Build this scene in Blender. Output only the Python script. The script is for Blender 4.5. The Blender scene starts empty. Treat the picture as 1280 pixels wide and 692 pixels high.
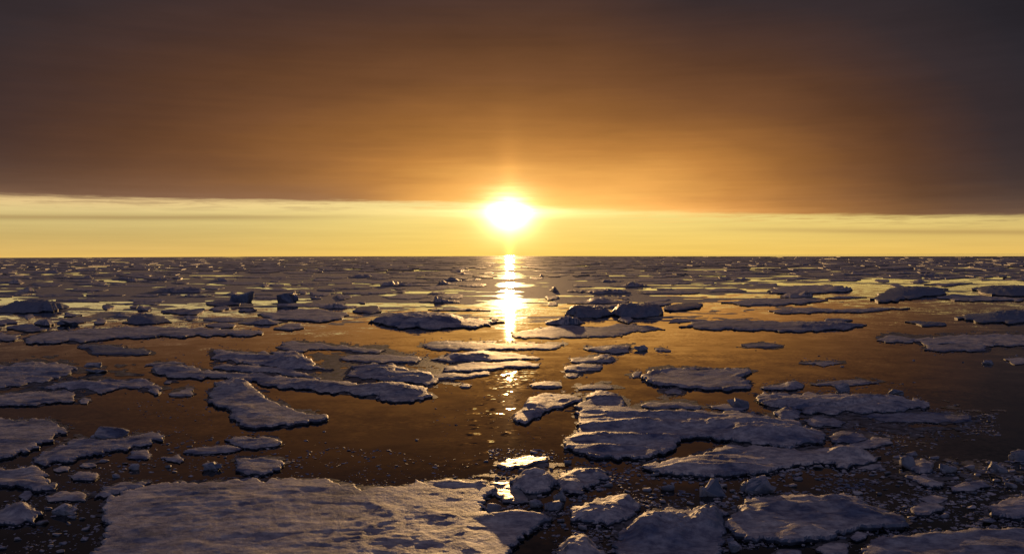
import bpy, bmesh, math, random
import numpy as np
from mathutils import Vector, Matrix
from mathutils.geometry import delaunay_2d_cdt

random.seed(11)
RNG = np.random.default_rng(5)
scene = bpy.context.scene
COL = scene.collection

# ------------------------------------------------------------------ camera
PW, PH = 1280.0, 692.0            # size of the photograph the outlines were measured on
FPX = 1108.0                      # focal length in photograph pixels (60 degrees across)
CAMH = 10.0                       # ship's deck above the water
PITCH = math.atan(27.0 / FPX)
ROLL = -math.radians(0.27)
R = Matrix.Rotation(math.pi / 2 - PITCH, 4, 'X') @ Matrix.Rotation(ROLL, 4, 'Z')
RN = np.array(R.to_3x3())

cam = bpy.data.cameras.new('camera')
cam.sensor_fit = 'HORIZONTAL'
cam.sensor_width = 36.0
cam.lens = 36.0 * FPX / PW
cam.clip_start = 0.1
cam.clip_end = 200000.0
camo = bpy.data.objects.new('camera', cam)
camo.matrix_world = Matrix.Translation((0, 0, CAMH)) @ R
COL.objects.link(camo)
scene.camera = camo

SUN_EL, SUN_AZ = 2.80, -0.15      # degrees


def ground(px, z=0.0):
    """photograph pixels -> points on the level z (N,2)"""
    px = np.asarray(px, float).reshape(-1, 2)
    loc = np.stack([(px[:, 0] - PW / 2) / FPX, -(px[:, 1] - PH / 2) / FPX, -np.ones(len(px))], 1)
    d = loc @ RN.T
    t = (z - CAMH) / np.minimum(d[:, 2], -1e-5)
    return np.stack([d[:, 0] * t, d[:, 1] * t], 1)


# ------------------------------------------------------------------ noise
def _hash(ix, iy, seed):
    h = (ix.astype(np.int64) * 374761393 + iy.astype(np.int64) * 668265263 + seed * 982451653) & 0xffffffff
    h = ((h ^ (h >> 13)) * 1274126177) & 0xffffffff
    h = (h ^ (h >> 16)) & 0xffffffff
    return h / 4294967295.0


def vnoise(x, y, seed=0):
    x = np.asarray(x, float); y = np.asarray(y, float)
    ix = np.floor(x); iy = np.floor(y)
    fx = x - ix; fy = y - iy
    u = fx * fx * fx * (fx * (fx * 6 - 15) + 10); v = fy * fy * fy * (fy * (fy * 6 - 15) + 10)
    a = _hash(ix, iy, seed); b = _hash(ix + 1, iy, seed)
    c = _hash(ix, iy + 1, seed); d = _hash(ix + 1, iy + 1, seed)
    return ((a * (1 - u) + b * u) * (1 - v) + (c * (1 - u) + d * u) * v) * 2 - 1


def fbm(x, y, seed=0, oct=4, gain=0.5):
    s = 0; a = 1.0; f = 1.0
    for k in range(oct):
        s = s + a * vnoise(x * f + 17.3 * k, y * f - 9.1 * k, seed + k)
        a *= gain; f *= 2.03
    return s


# ------------------------------------------------------------------ materials
def new_mat(name):
    m = bpy.data.materials.new(name)
    m.use_nodes = True
    nt = m.node_tree
    nt.nodes.clear()
    out = nt.nodes.new('ShaderNodeOutputMaterial')
    bs = nt.nodes.new('ShaderNodeBsdfPrincipled')
    nt.links.new(bs.outputs[0], out.inputs['Surface'])
    return m, nt, bs


def nd(nt, t, **kw):
    n = nt.nodes.new(t)
    for k, v in kw.items():
        if k.startswith('i_'):
            n.inputs[k[2:].replace('_', ' ')].default_value = v
        else:
            setattr(n, k, v)
    return n


def ramp(nt, stops, interp='LINEAR'):
    n = nt.nodes.new('ShaderNodeValToRGB')
    cr = n.color_ramp
    cr.interpolation = interp
    while len(cr.elements) < len(stops):
        cr.elements.new(0.5)
    for e, (p, c) in zip(cr.elements, stops):
        e.position = p
        e.color = (c[0], c[1], c[2], 1) if not isinstance(c, (int, float)) else (c, c, c, 1)
    return n


def snow_material():
    m, nt, bs = new_mat('snow')
    tc = nd(nt, 'ShaderNodeNewGeometry')
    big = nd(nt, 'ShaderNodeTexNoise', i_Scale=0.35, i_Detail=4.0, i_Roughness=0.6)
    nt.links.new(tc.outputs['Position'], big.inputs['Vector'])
    cr = ramp(nt, [(0.36, (0.22, 0.27, 0.42)), (0.44, (0.58, 0.56, 0.62)), (0.58, (0.84, 0.78, 0.77))])  # navy end puts shadow tones, along with melt hollows, into the snow colour
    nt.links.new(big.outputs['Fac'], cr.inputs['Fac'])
    # crusted and hollowed patches of the snow
    mp0 = nd(nt, 'ShaderNodeMapping')
    mp0.inputs['Scale'].default_value = (0.8, 1.0, 1.0)
    nt.links.new(tc.outputs['Position'], mp0.inputs['Vector'])
    fine = nd(nt, 'ShaderNodeTexNoise', i_Scale=2.6, i_Detail=6.0, i_Roughness=0.7)
    nt.links.new(mp0.outputs[0], fine.inputs['Vector'])
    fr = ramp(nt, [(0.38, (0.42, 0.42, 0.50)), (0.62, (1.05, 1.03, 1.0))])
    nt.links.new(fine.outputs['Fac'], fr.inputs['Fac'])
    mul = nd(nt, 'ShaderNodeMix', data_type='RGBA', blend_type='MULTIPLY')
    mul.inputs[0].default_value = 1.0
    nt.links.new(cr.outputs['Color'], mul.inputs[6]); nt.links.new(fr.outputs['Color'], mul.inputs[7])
    oi = nd(nt, 'ShaderNodeObjectInfo')
    orr = ramp(nt, [(0.0, (0.66, 0.70, 0.80)), (0.35, (0.92, 0.92, 0.97)), (0.7, (1.0, 0.98, 0.96)), (1.0, (1.10, 1.06, 1.02))])
    nt.links.new(oi.outputs['Random'], orr.inputs['Fac'])
    mul2 = nd(nt, 'ShaderNodeMix', data_type='RGBA', blend_type='MULTIPLY')
    mul2.inputs[0].default_value = 1.0
    nt.links.new(mul.outputs[2], mul2.inputs[6]); nt.links.new(orr.outputs['Color'], mul2.inputs[7])
    mul = mul2
    # steep faces: bare ice, darkened to put their shade into the colour
    sx = nd(nt, 'ShaderNodeSeparateXYZ')
    nt.links.new(tc.outputs['True Normal'], sx.inputs[0])
    st = ramp(nt, [(0.55, 1.0), (0.83, 0.0)])
    nt.links.new(sx.outputs['Z'], st.inputs['Fac'])
    mx = nd(nt, 'ShaderNodeMix', data_type='RGBA')
    nt.links.new(st.outputs['Color'], mx.inputs[0])
    nt.links.new(mul.outputs[2], mx.inputs[6]); mx.inputs[7].default_value = (0.16, 0.20, 0.29, 1)
    nt.links.new(mx.outputs[2], bs.inputs['Base Color'])
    bs.inputs['Roughness'].default_value = 0.6
    bs.inputs['Specular IOR Level'].default_value = 0.25
    # wind crust, then the grain of the snow
    mp = nd(nt, 'ShaderNodeMapping')
    mp.inputs['Scale'].default_value = (1.0, 0.62, 1.0)
    nt.links.new(tc.outputs['Position'], mp.inputs['Vector'])
    n1 = nd(nt, 'ShaderNodeTexNoise', i_Scale=3.4, i_Detail=6.0, i_Roughness=0.68)
    n2 = nd(nt, 'ShaderNodeTexNoise', i_Scale=7.0, i_Detail=4.0, i_Roughness=0.65)
    nt.links.new(mp.outputs[0], n1.inputs['Vector'])
    nt.links.new(mp.outputs[0], n2.inputs['Vector'])
    b1 = nd(nt, 'ShaderNodeBump', i_Strength=0.5, i_Distance=0.08)
    b2 = nd(nt, 'ShaderNodeBump', i_Strength=0.6, i_Distance=0.035)
    nt.links.new(n1.outputs['Fac'], b1.inputs['Height'])
    nt.links.new(n2.outputs['Fac'], b2.inputs['Height'])
    nt.links.new(b1.outputs[0], b2.inputs['Normal'])
    nt.links.new(b2.outputs[0], bs.inputs['Normal'])
    return m


def ice_material(name, c0, c1, rough=0.28):
    m, nt, bs = new_mat(name)
    tc = nd(nt, 'ShaderNodeNewGeometry')
    n = nd(nt, 'ShaderNodeTexNoise', i_Scale=1.7, i_Detail=5.0, i_Roughness=0.6)
    nt.links.new(tc.outputs['Position'], n.inputs['Vector'])
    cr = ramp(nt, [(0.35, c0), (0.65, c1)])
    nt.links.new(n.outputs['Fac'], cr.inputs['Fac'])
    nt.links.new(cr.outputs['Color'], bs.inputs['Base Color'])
    bs.inputs['Roughness'].default_value = rough
    bs.inputs['IOR'].default_value = 1.31
    b = nd(nt, 'ShaderNodeBump', i_Strength=0.5, i_Distance=0.06)
    n2 = nd(nt, 'ShaderNodeTexNoise', i_Scale=6.0, i_Detail=4.0)
    nt.links.new(tc.outputs['Position'], n2.inputs['Vector'])
    nt.links.new(n2.outputs['Fac'], b.inputs['Height'])
    nt.links.new(b.outputs[0], bs.inputs['Normal'])
    return m


def water_material():
    m, nt, bs = new_mat('sea_water')
    bs.inputs['Base Color'].default_value = (0.002, 0.003, 0.004, 1)
    bs.inputs['Roughness'].default_value = 0.035
    bs.inputs['IOR'].default_value = 1.333
    g = nd(nt, 'ShaderNodeNewGeometry')

    def layer(scale, amp, detail, stretch=(1, 1, 1)):
        mp = nd(nt, 'ShaderNodeMapping')
        mp.inputs['Scale'].default_value = stretch
        nt.links.new(g.outputs['Position'], mp.inputs['Vector'])
        n = nd(nt, 'ShaderNodeTexNoise', i_Scale=scale, i_Detail=detail, i_Roughness=0.55)
        nt.links.new(mp.outputs[0], n.inputs['Vector'])
        s = nd(nt, 'ShaderNodeVectorMath', operation='SUBTRACT')
        s.inputs[1].default_value = (0.5, 0.5, 0.5)
        nt.links.new(n.outputs['Color'], s.inputs[0])
        k = nd(nt, 'ShaderNodeVectorMath', operation='MULTIPLY')
        k.inputs[1].default_value = (amp, amp, 0)
        nt.links.new(s.outputs[0], k.inputs[0])
        return k

    a = layer(0.35, 0.045, 3.0)
    b = layer(3.2, 0.055, 4.0)
    # patches where the breeze roughens the surface
    pn = nd(nt, 'ShaderNodeTexNoise', i_Scale=0.05, i_Detail=3.0)
    nt.links.new(g.outputs['Position'], pn.inputs['Vector'])
    pr = ramp(nt, [(0.42, 0.25), (0.66, 1.6)])
    nt.links.new(pn.outputs['Fac'], pr.inputs['Fac'])
    bm = nd(nt, 'ShaderNodeVectorMath', operation='SCALE')
    nt.links.new(b.outputs[0], bm.inputs[0])
    nt.links.new(pr.outputs['Color'], bm.inputs['Scale'])
    ad = nd(nt, 'ShaderNodeVectorMath', operation='ADD')
    nt.links.new(a.outputs[0], ad.inputs[0]); nt.links.new(bm.outputs[0], ad.inputs[1])
    c = layer(1.9, 0.36, 3.0)
    cn = nd(nt, 'ShaderNodeTexNoise', i_Scale=0.16, i_Detail=5.0, i_Roughness=0.7)
    nt.links.new(g.outputs['Position'], cn.inputs['Vector'])
    crr = ramp(nt, [(0.60, 0.0), (0.76, 0.6)])
    nt.links.new(cn.outputs['Fac'], crr.inputs['Fac'])

    # two breaths of wind between the floes
    def paw(cx, cy, rx, ry, k):
        s1 = nd(nt, 'ShaderNodeVectorMath', operation='SUBTRACT'); s1.inputs[1].default_value = (cx, cy, 0)
        nt.links.new(g.outputs['Position'], s1.inputs[0])
        s2 = nd(nt, 'ShaderNodeVectorMath', operation='MULTIPLY'); s2.inputs[1].default_value = (1 / rx, 1 / ry, 0)
        nt.links.new(s1.outputs[0], s2.inputs[0])
        s3 = nd(nt, 'ShaderNodeVectorMath', operation='LENGTH')
        nt.links.new(s2.outputs[0], s3.inputs[0])
        s4 = nd(nt, 'ShaderNodeMapRange', interpolation_type='SMOOTHSTEP')
        s4.inputs['From Min'].default_value = 1.0; s4.inputs['From Max'].default_value = 0.3
        s4.inputs['To Max'].default_value = k
        nt.links.new(s3.outputs['Value'], s4.inputs['Value'])
        return s4.outputs[0]
    p_a = paw(0.0, 74.0, 3.6, 11.0, 0.75)
    p_b = paw(-1.2, 55.0, 2.4, 18.0, 1.9)
    sn = nd(nt, 'ShaderNodeTexNoise', i_Scale=1.1, i_Detail=2.0)
    nt.links.new(g.outputs['Position'], sn.inputs['Vector'])
    snr = ramp(nt, [(0.54, 0.0), (0.66, 1.0)])
    nt.links.new(sn.outputs['Fac'], snr.inputs['Fac'])
    m1 = nd(nt, 'ShaderNodeMath', operation='MULTIPLY')
    nt.links.new(p_b, m1.inputs[0]); nt.links.new(snr.outputs['Color'], m1.inputs[1])
    m2 = nd(nt, 'ShaderNodeMath', operation='ADD')
    nt.links.new(p_a, m2.inputs[0]); nt.links.new(m1.outputs[0], m2.inputs[1])
    m3 = nd(nt, 'ShaderNodeMath', operation='ADD')
    nt.links.new(m2.outputs[0], m3.inputs[0]); nt.links.new(crr.outputs['Color'], m3.inputs[1])
    cm = nd(nt, 'ShaderNodeVectorMath', operation='SCALE')
    nt.links.new(c.outputs[0], cm.inputs[0]); nt.links.new(m3.outputs[0], cm.inputs['Scale'])
    adc = nd(nt, 'ShaderNodeVectorMath', operation='ADD')
    nt.links.new(ad.outputs[0], adc.inputs[0]); nt.links.new(cm.outputs[0], adc.inputs[1])
    ad = adc
    ad2 = nd(nt, 'ShaderNodeVectorMath', operation='ADD')
    nt.links.new(ad.outputs[0], ad2.inputs[0])
    ad2.inputs[1].default_value = (0, 0, 1)
    no = nd(nt, 'ShaderNodeVectorMath', operation='NORMALIZE')
    nt.links.new(ad2.outputs[0], no.inputs[0])
    nt.links.new(no.outputs[0], bs.inputs['Normal'])
    return m


SNOW = snow_material()
NILAS = ice_material('grey_slush', (0.28, 0.25, 0.24), (0.58, 0.52, 0.49), 0.8)
SLICK = ice_material('slick_wet_ice', (0.20, 0.22, 0.28), (0.50, 0.48, 0.50), 0.40)
WET = ice_material('wet_slush', (0.025, 0.027, 0.034), (0.30, 0.28, 0.30), 0.6)
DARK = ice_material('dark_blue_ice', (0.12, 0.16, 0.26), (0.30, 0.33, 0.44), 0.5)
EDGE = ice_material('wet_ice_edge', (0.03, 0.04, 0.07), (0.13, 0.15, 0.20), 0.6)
BLUE = ice_material('bare_blue_ice', (0.22, 0.25, 0.34), (0.50, 0.48, 0.52), 0.55)
WATER = water_material()


# ------------------------------------------------------------------ object helpers
def tag(o, label=None, cat=None, group=None, kind=None):
    if label: o['label'] = label
    if cat: o['category'] = cat
    if group: o['group'] = group
    if kind: o['kind'] = kind
    return o


def mesh_obj(name, verts, faces, mats, parent=None, fmat=None, loc=(0, 0, 0), smooth=True):
    me = bpy.data.meshes.new(name)
    me.from_pydata([tuple(v) for v in verts], [], faces)
    for m in mats:
        me.materials.append(m)
    if fmat is not None:
        me.polygons.foreach_set('material_index', np.asarray(fmat, np.int32))
    if smooth:
        me.polygons.foreach_set('use_smooth', np.ones(len(me.polygons), bool))
    me.update()
    o = bpy.data.objects.new(name, me)
    COL.objects.link(o)
    o.location = loc
    if parent is not None:
        o.parent = parent
    return o


# ------------------------------------------------------------------ floes
def outline(poly, step, amp, seed):
    """closed outline in photograph pixels, finely divided and broken up"""
    P = np.asarray(poly, float)
    pts = []
    n = len(P)
    for i in range(n):
        a, b = P[i], P[(i + 1) % n]
        L = math.hypot((b[0] - a[0]), 2.2 * (b[1] - a[1]))
        k = max(1, int(round(L / step)))
        for j in range(k):
            pts.append(a + (b - a) * j / k)
    Q = np.array(pts)
    # soften the corners a little
    Q = 0.5 * Q + 0.25 * (np.roll(Q, 1, 0) + np.roll(Q, -1, 0))
    ext = P.max(0) - P.min(0)
    ax = amp * min(6.0, 0.05 * ext[0] + 0.6)
    ay = amp * min(2.6, 0.09 * ext[1] + 0.12)
    f = 0.11
    Q[:, 0] += ax * fbm(Q[:, 0] * f, Q[:, 1] * f * 2.6, seed, 4, 0.55)
    Q[:, 1] += ay * fbm(Q[:, 0] * f * 0.8 + 50, Q[:, 1] * f * 2.6 + 31, seed + 9, 4, 0.5)
    return Q


def inside(px, py, Q):
    r = np.zeros(len(px), bool)
    n = len(Q)
    for i in range(n):
        x1, y1 = Q[i]; x2, y2 = Q[(i + 1) % n]
        if y1 == y2:
            continue
        c = ((y1 > py) != (y2 > py))
        xi = (x2 - x1) * (py - y1) / (y2 - y1) + x1
        r ^= c & (px < xi)
    return r


def floe_geometry(poly, h, step, amp=1.0, seed=0, relief=1.0, bumps=(), rim=0.0, dome=0.0, terrace=0.0):
    """triangulated snow top with its outline, and the undercut ice side below it"""
    sx = step; sy = step / 2.2
    Q = outline(poly, step, amp, seed)
    x0, y0 = Q.min(0); x1, y1 = Q.max(0)
    gx, gy = np.meshgrid(np.arange(x0 + sx / 2, x1, sx), np.arange(y0 + sy / 2, y1, sy))
    gx = gx.ravel(); gy = gy.ravel()
    rg = np.random.default_rng(seed + 77)
    gx = gx + rg.uniform(-.33, .33, len(gx)) * sx
    gy = gy + rg.uniform(-.33, .33, len(gy)) * sy
    keep = inside(gx, gy, Q)
    gx, gy = gx[keep], gy[keep]
    # keep clear of the outline
    if len(gx):
        dx = gx[:, None] - Q[None, :, 0]; dy = (gy[:, None] - Q[None, :, 1]) * 2.2
        dm = np.sqrt((dx * dx + dy * dy).min(1))
        ok = dm > 0.55 * step
        gx, gy = gx[ok], gy[ok]
    n = len(Q)
    allp = np.concatenate([Q, np.stack([gx, gy], 1)])
    sc = [Vector((p[0], p[1] * 2.2)) for p in allp]
    vs, es, fs, ov, oe, of = delaunay_2d_cdt(sc, [], [list(range(n))], 1, 1e-4)
    P = np.array([(v[0], v[1] / 2.2) for v in vs])
    faces = [tuple(f) for f in fs if len(f) >= 3]
    # boundary loop from the triangles themselves
    cnt = {}
    for f in faces:
        m = len(f)
        for i in range(m):
            a, b = f[i], f[(i + 1) % m]
            if (b, a) in cnt:
                del cnt[(b, a)]
            else:
                cnt[(a, b)] = 1
    used = set(i for f in faces for i in f)
    G = ground(P, h)
    bidx = sorted(set(i for e in cnt for i in e))
    B = G[bidx] if bidx else G
    # ground distance of every vertex to the outline
    d = np.empty(len(G))
    for s in range(0, len(G), 4000):
        q = G[s:s + 4000]
        d[s:s + 4000] = np.sqrt(((q[:, None, :] - B[None]) ** 2).sum(2).min(1))
    size = max(0.4, min(np.ptp(G[:, 0]), np.ptp(G[:, 1])))
    ew = max(0.07, 0.35 * h)
    e = np.clip(d / ew, 0, 1)
    prof = 0.60 + 0.40 * np.sqrt(1 - (1 - e) ** 2)
    X, Y = G[:, 0], G[:, 1]
    inn = np.clip(d / (0.10 * size + 0.25), 0, 1)
    und = 0.09 * fbm(X / 6.0, Y / 8.0, seed + 3, 3) + 0.028 * fbm(X / 1.2, Y / 1.3, seed + 5, 3, 0.55) + 0.022 * fbm((X + 0.3 * Y) / 0.62, (Y - 0.2 * X) / 0.42, seed + 15, 3, 0.62) * np.clip(0.85 + 0.7 * vnoise(X / 4.0, Y / 5.0, seed + 16), 0.3, 1.4)
    rid = (1 - np.abs(fbm(X / 3.2, Y / 4.5, seed + 21, 3))) ** 3
    z = h * prof + relief * (h / 0.3) ** 0.5 * inn * (und * 0.8 + 0.06 * np.clip(rid, 0, 1))
    if terrace:
        t = 1.6 * fbm(X / 11.0, Y / 5.0, seed + 61, 3, 0.55) + 2 + 0.06 * Y
        fr = t - np.floor(t)
        s_ = np.clip((fr - 0.35) / 0.22, 0, 1); s_ = s_ * s_ * (3 - 2 * s_)
        z += terrace * inn * (np.floor(t) % 2 + s_ * (1 - 2 * (np.floor(t) % 2)))
    if rim:
        z += 0.6 * rim * np.exp(-((d - 0.35) / 0.30) ** 2) * (0.7 + 0.5 * fbm(X / 1.5, Y / 2, seed + 8, 2))
    if dome:
        z += dome * np.clip(d / (0.42 * size), 0, 1) ** 0.7
    for (bx, by, rx, ry, H) in bumps:
        u = ((P[:, 0] - bx) / rx) ** 2 + ((P[:, 1] - by) / ry) ** 2
        w = np.exp(-u ** 2.0)
        nz = 1 + (0.24 if H < 0.9 else 0.12) * fbm(X / (0.9 + 0.15 * H), Y / (1.2 + 0.3 * H), seed + 31, 4, 0.6)
        nz = nz + 0.16 * fbm(X / 0.38, Y / 0.45, seed + 33, 3, 0.6) * (H < 0.9)
        z += H * w * nz * np.clip(d / 0.3, 0.15, 1)
    z = np.maximum(z, 0.05)
    top = np.stack([X, Y, z], 1)
    # side: from the outline down, cut back at the waterline
    nb = np.zeros((len(G), 2))
    for (a, b) in cnt:
        t = G[b] - G[a]
        nrm = np.array([t[1], -t[0]])
        L = np.hypot(*nrm) + 1e-9
        nb[a] += nrm / L; nb[b] += nrm / L
    ln = np.hypot(nb[:, 0], nb[:, 1])[:, None] + 1e-9
    nb /= ln
    # outward sign
    c = B.mean(0)
    area = sum(G[a][0] * G[b][1] - G[b][0] * G[a][1] for (a, b) in cnt)
    if area < 0:
        nb = -nb
        flip = True
    else:
        flip = False
    sidx = {v: k for k, v in enumerate(bidx)}
    bi = np.array(bidx, int)
    tz = z[bi]
    wob = 0.5 + 0.5 * vnoise(G[bi, 0] * 0.5, G[bi, 1] * 0.5, seed + 51)
    rings = [
        np.column_stack([G[bi], tz]),
        np.column_stack([G[bi] + nb[bi] * (0.05 * h), tz * 0.72]),
        np.column_stack([G[bi] - nb[bi] * (h * (0.02 + 0.16 * wob))[:, None], tz * 0.22]),
        np.column_stack([G[bi] - nb[bi] * (h * (0.05 + 0.15 * wob))[:, None], np.full(len(bi), -0.06)]),
        np.column_stack([G[bi] - nb[bi] * (h * 0.35), np.full(len(bi), -0.5 - h)]),
    ]
    m = len(bi)
    sv = np.concatenate(rings)
    sf = []
    for (a, b) in cnt:
        ia, ib = sidx[a], sidx[b]
        for k in range(len(rings) - 1):
            q = (ia + k * m, ia + (k + 1) * m, ib + (k + 1) * m, ib + k * m)
            sf.append(q if not flip else q[::-1])
    if flip:
        faces = [f[::-1] for f in faces]
    return top, faces, sv, sf


SEED = [100]
FRINGE = []
OCC = np.zeros((int(PH + 60) * 2, int(PW) + 240), bool)     # which ground is taken, to keep floes from running into each other


def mark(poly, grow=0.0, test=False):
    P = np.asarray(poly, float)
    x0 = int(P[:, 0].min() - grow) - 1; x1 = int(P[:, 0].max() + grow) + 2
    y0 = P[:, 1].min() - 0.5; y1 = P[:, 1].max() + 0.5
    xs = np.arange(x0, x1); ys = np.arange(int(y0 * 2), int(y1 * 2) + 1)
    X, Y = np.meshgrid(xs, ys)
    ins = inside(X.ravel().astype(float), Y.ravel() / 2.0 + 0.01, P)
    xi = (X.ravel()[ins] + 120).clip(0, OCC.shape[1] - 1); yi = Y.ravel()[ins].clip(0, OCC.shape[0] - 1)
    if test:
        return OCC[yi, xi].mean() if len(xi) else 1.0
    OCC[yi, xi] = True


def floe(label, h, poly, parts=True, step=None, group=None, name='ice_floe', cat='ice floe', top=None, **kw):
    SEED[0] += 13
    P = np.asarray(poly, float)
    w = np.ptp(P[:, 0])
    near = np.clip((P[:, 1].mean() - 390) / 60.0, 0, 1)
    h = h * (0.42 - 0.09 * near)
    kw['bumps'] = [(a, b, c, d, e * (0.70 - 0.22 * near)) for a, b, c, d, e in kw.get('bumps', ())]
    if step is None:
        step = 2.0 if P[:, 1].mean() > 480 else 2.4
        step = min(step, max(1.0, w / 14.0))
    tv, tf, sv, sf = floe_geometry(poly, h, step, seed=SEED[0], **kw)
    c = tv.mean(0); c[2] = 0
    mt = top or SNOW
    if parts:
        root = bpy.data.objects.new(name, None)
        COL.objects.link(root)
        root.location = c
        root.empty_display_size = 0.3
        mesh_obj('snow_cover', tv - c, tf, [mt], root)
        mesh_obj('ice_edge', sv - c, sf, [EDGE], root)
    else:
        k = len(tv)
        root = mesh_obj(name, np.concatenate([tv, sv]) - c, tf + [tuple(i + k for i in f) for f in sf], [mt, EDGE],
                        fmat=[0] * len(tf) + [1] * len(sf), loc=c)
    mark(poly)
    if group is None and P[:, 1].mean() > 415:
        FRINGE.append(P)
    return tag(root, label, cat, group)


def hull_mesh(rg, sx, sy, sz, n=15):
    """an angular block of broken ice: hull of random points, worn along its edges"""
    bm = bmesh.new()
    for _ in range(n):
        v = rg.normal(size=3); v /= np.linalg.norm(v)
        v = np.sign(v) * np.abs(v) ** 0.55
        v *= rg.uniform(0.8, 1.05)
        bm.verts.new((v[0] * sx, v[1] * sy, v[2] * sz))
    r = bmesh.ops.convex_hull(bm, input=bm.verts)
    junk = [e for e in r.get('geom_interior', []) if isinstance(e, bmesh.types.BMVert)]
    if junk:
        bmesh.ops.delete(bm, geom=junk, context='VERTS')
    return bm


def block(label, x0, x1, ybase, hp, group=None, name='ice_block', cat='ice block', depth=0.75, sub=2, mat=None, lumps=1, tilt=0.25):
    """a standing block: x range, waterline row and height in photograph pixels"""
    SEED[0] += 13
    rg = np.random.default_rng(SEED[0])
    cx = (x0 + x1) / 2
    g = ground([(cx, ybase)])[0]
    D = g[1]
    W = (x1 - x0) * D / FPX; H = 0.82 * hp * D / FPX
    verts = []; faces = []; fm = []
    for L in range(lumps + (1 if name == 'ice_block' else 0)):
        k = 1.0 if L == 0 else rg.uniform(0.5, 0.8)
        ox = 0 if L == 0 else rg.choice([-1, 1]) * rg.uniform(.15, .4) * W
        oy = 0 if L == 0 else rg.uniform(-.2, .2) * W
        bm = hull_mesh(rg, W * .5 * k, W * .5 * depth * k, H * (0.75 if L == 0 else 0.45) * rg.uniform(.9, 1.05))
        bmesh.ops.bevel(bm, geom=bm.edges[:], offset=0.035 * min(W, H * 2), segments=1, affect='EDGES', clamp_overlap=True)
        bmesh.ops.triangulate(bm, faces=bm.faces[:])
        for _ in range(sub):
            bmesh.ops.subdivide_edges(bm, edges=bm.edges[:], cuts=1, use_grid_fill=True)
        rot = Matrix.Rotation(rg.uniform(-tilt, tilt), 3, 'X') @ Matrix.Rotation(rg.uniform(-tilt, tilt), 3, 'Y')
        base = len(verts)
        bm.verts.ensure_lookup_table()
        V = np.array([rot @ v.co for v in bm.verts])
        Nn = np.array([rot @ v.normal for v in bm.verts])
        amp = 0.035 * min(W, H * 1.5)
        nz = fbm(V[:, 0] / (0.22 * W) + V[:, 2] / (0.2 * W), V[:, 1] / (0.22 * W) - V[:, 2] / (0.25 * W), SEED[0] + L, 4, 0.6)
        V = V + Nn * (amp * nz)[:, None]
        V[:, 0] += ox; V[:, 1] += oy
        verts += [tuple(v) for v in V]
        for f in bm.faces:
            faces.append(tuple(v.index + base for v in f.verts))
            fm.append(0 if (rot @ f.normal).z > 0.45 else 1)
        bm.free()
    V = np.array(verts)
    V[:, 2] += H - V[:, 2].max()
    o = mesh_obj(name, V, faces, [SNOW, mat or BLUE], fmat=fm, loc=(g[0], g[1] + W * depth * 0.4, 0))
    mark([(x0, ybase - 3), (x1, ybase - 3), (x1, ybase), (x0, ybase)])
    return tag(o, label, cat, group)


# ------------------------------------------------------------------ the floes one can point to
# foreground
floe('huge snow-covered floe filling the bottom of the view, rippled by wind', 0.55,
     [(104, 760), (112, 700), (120, 684), (134, 662), (131, 642), (131, 626), (150, 612), (190, 605), (250, 600), (320, 598), (400, 597),
      (432, 603), (452, 609), (500, 608), (522, 602), (560, 598), (606, 599), (620, 608), (606, 622), (600, 634), (622, 642), (655, 639),
      (684, 641), (688, 647), (668, 658), (650, 668), (640, 682), (632, 700), (640, 760)],
     step=2.4, relief=0.95, terrace=0.02, bumps=[(648, 645, 42, 7, 0.30), (585, 602, 50, 4, 0.15)])
floe('thick flat floe cut off by the frame, above the rounded slab', 0.5,
     [(-60, 523), (0, 524), (45, 524), (74, 527), (84, 536), (70, 546), (38, 560), (20, 566), (0, 570), (-60, 580)])
floe('long snowy floe tapering to a blunt tip, with a dark lump on its far side', 0.42,
     [(40, 572), (62, 561), (86, 551), (100, 547), (150, 548), (172, 541), (198, 540), (205, 545), (190, 553), (150, 561), (100, 570), (60, 578), (42, 577)])
block('dark rounded lump on the far edge of the tapering snowy floe', 108, 153, 547, 13, depth=0.9)
floe('smooth rounded slab with a pale curved rim, above the small peaked mound', 0.5,
     [(-40, 588), (0, 587), (40, 583), (52, 589), (62, 600), (67, 610), (40, 609), (0, 603), (-40, 600)], rim=0.12)
floe('small peaked snow mound at the edge of the view, below the rounded slab', 0.45,
     [(-50, 640), (0, 640), (16, 630), (32, 626), (43, 633), (55, 641), (40, 650), (0, 653), (-50, 654)], bumps=[(26, 636, 26, 9, 0.55)])
block('chunk with a sunlit pink top beside the small peaked snow mound', 62, 89, 643, 15, lumps=2)
floe('flat ice cake just behind the peaked mound', 0.22, [(58, 620), (70, 614), (95, 613), (109, 616), (106, 624), (80, 624), (62, 626)], parts=False)
floe('small thin cake with a bright edge between the rounded slab and peaked mound', 0.25, [(24, 619), (30, 613), (38, 613), (40, 620), (33, 623)], parts=False)
floe('narrow leaf-shaped floe lying against the back corner of the huge floe', 0.35,
     [(117, 619), (128, 615), (130, 608), (150, 602), (175, 600), (190, 602), (175, 608), (152, 614), (135, 618)], rim=0.05)
floe('low cake in black water under the tapering floe, wider of two', 0.35, [(88, 594), (95, 589), (112, 588), (122, 590), (121, 597), (104, 598), (92, 598)], parts=False)
floe('pale strip of ice in black water close under the tapering floe', 0.22, [(98, 581), (106, 577), (120, 578), (121, 582), (108, 583)], parts=False)
floe('dim small cake beside the rounded slab in black water', 0.2, [(66, 586), (74, 581), (88, 582), (86, 587), (74, 589)], parts=False)
block('tiny glowing yellow ice lump alone in black water', 160, 176, 587, 8)
floe('whitish cake at the tip of the tapering floe', 0.25, [(160, 570), (165, 563), (180, 561), (189, 566), (186, 572), (170, 573)], parts=False)
floe('small purplish cake with an upturned end, behind the huge floe', 0.25, [(200, 571), (215, 570), (224, 566), (230, 573), (226, 578), (210, 575)], parts=False)
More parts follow.
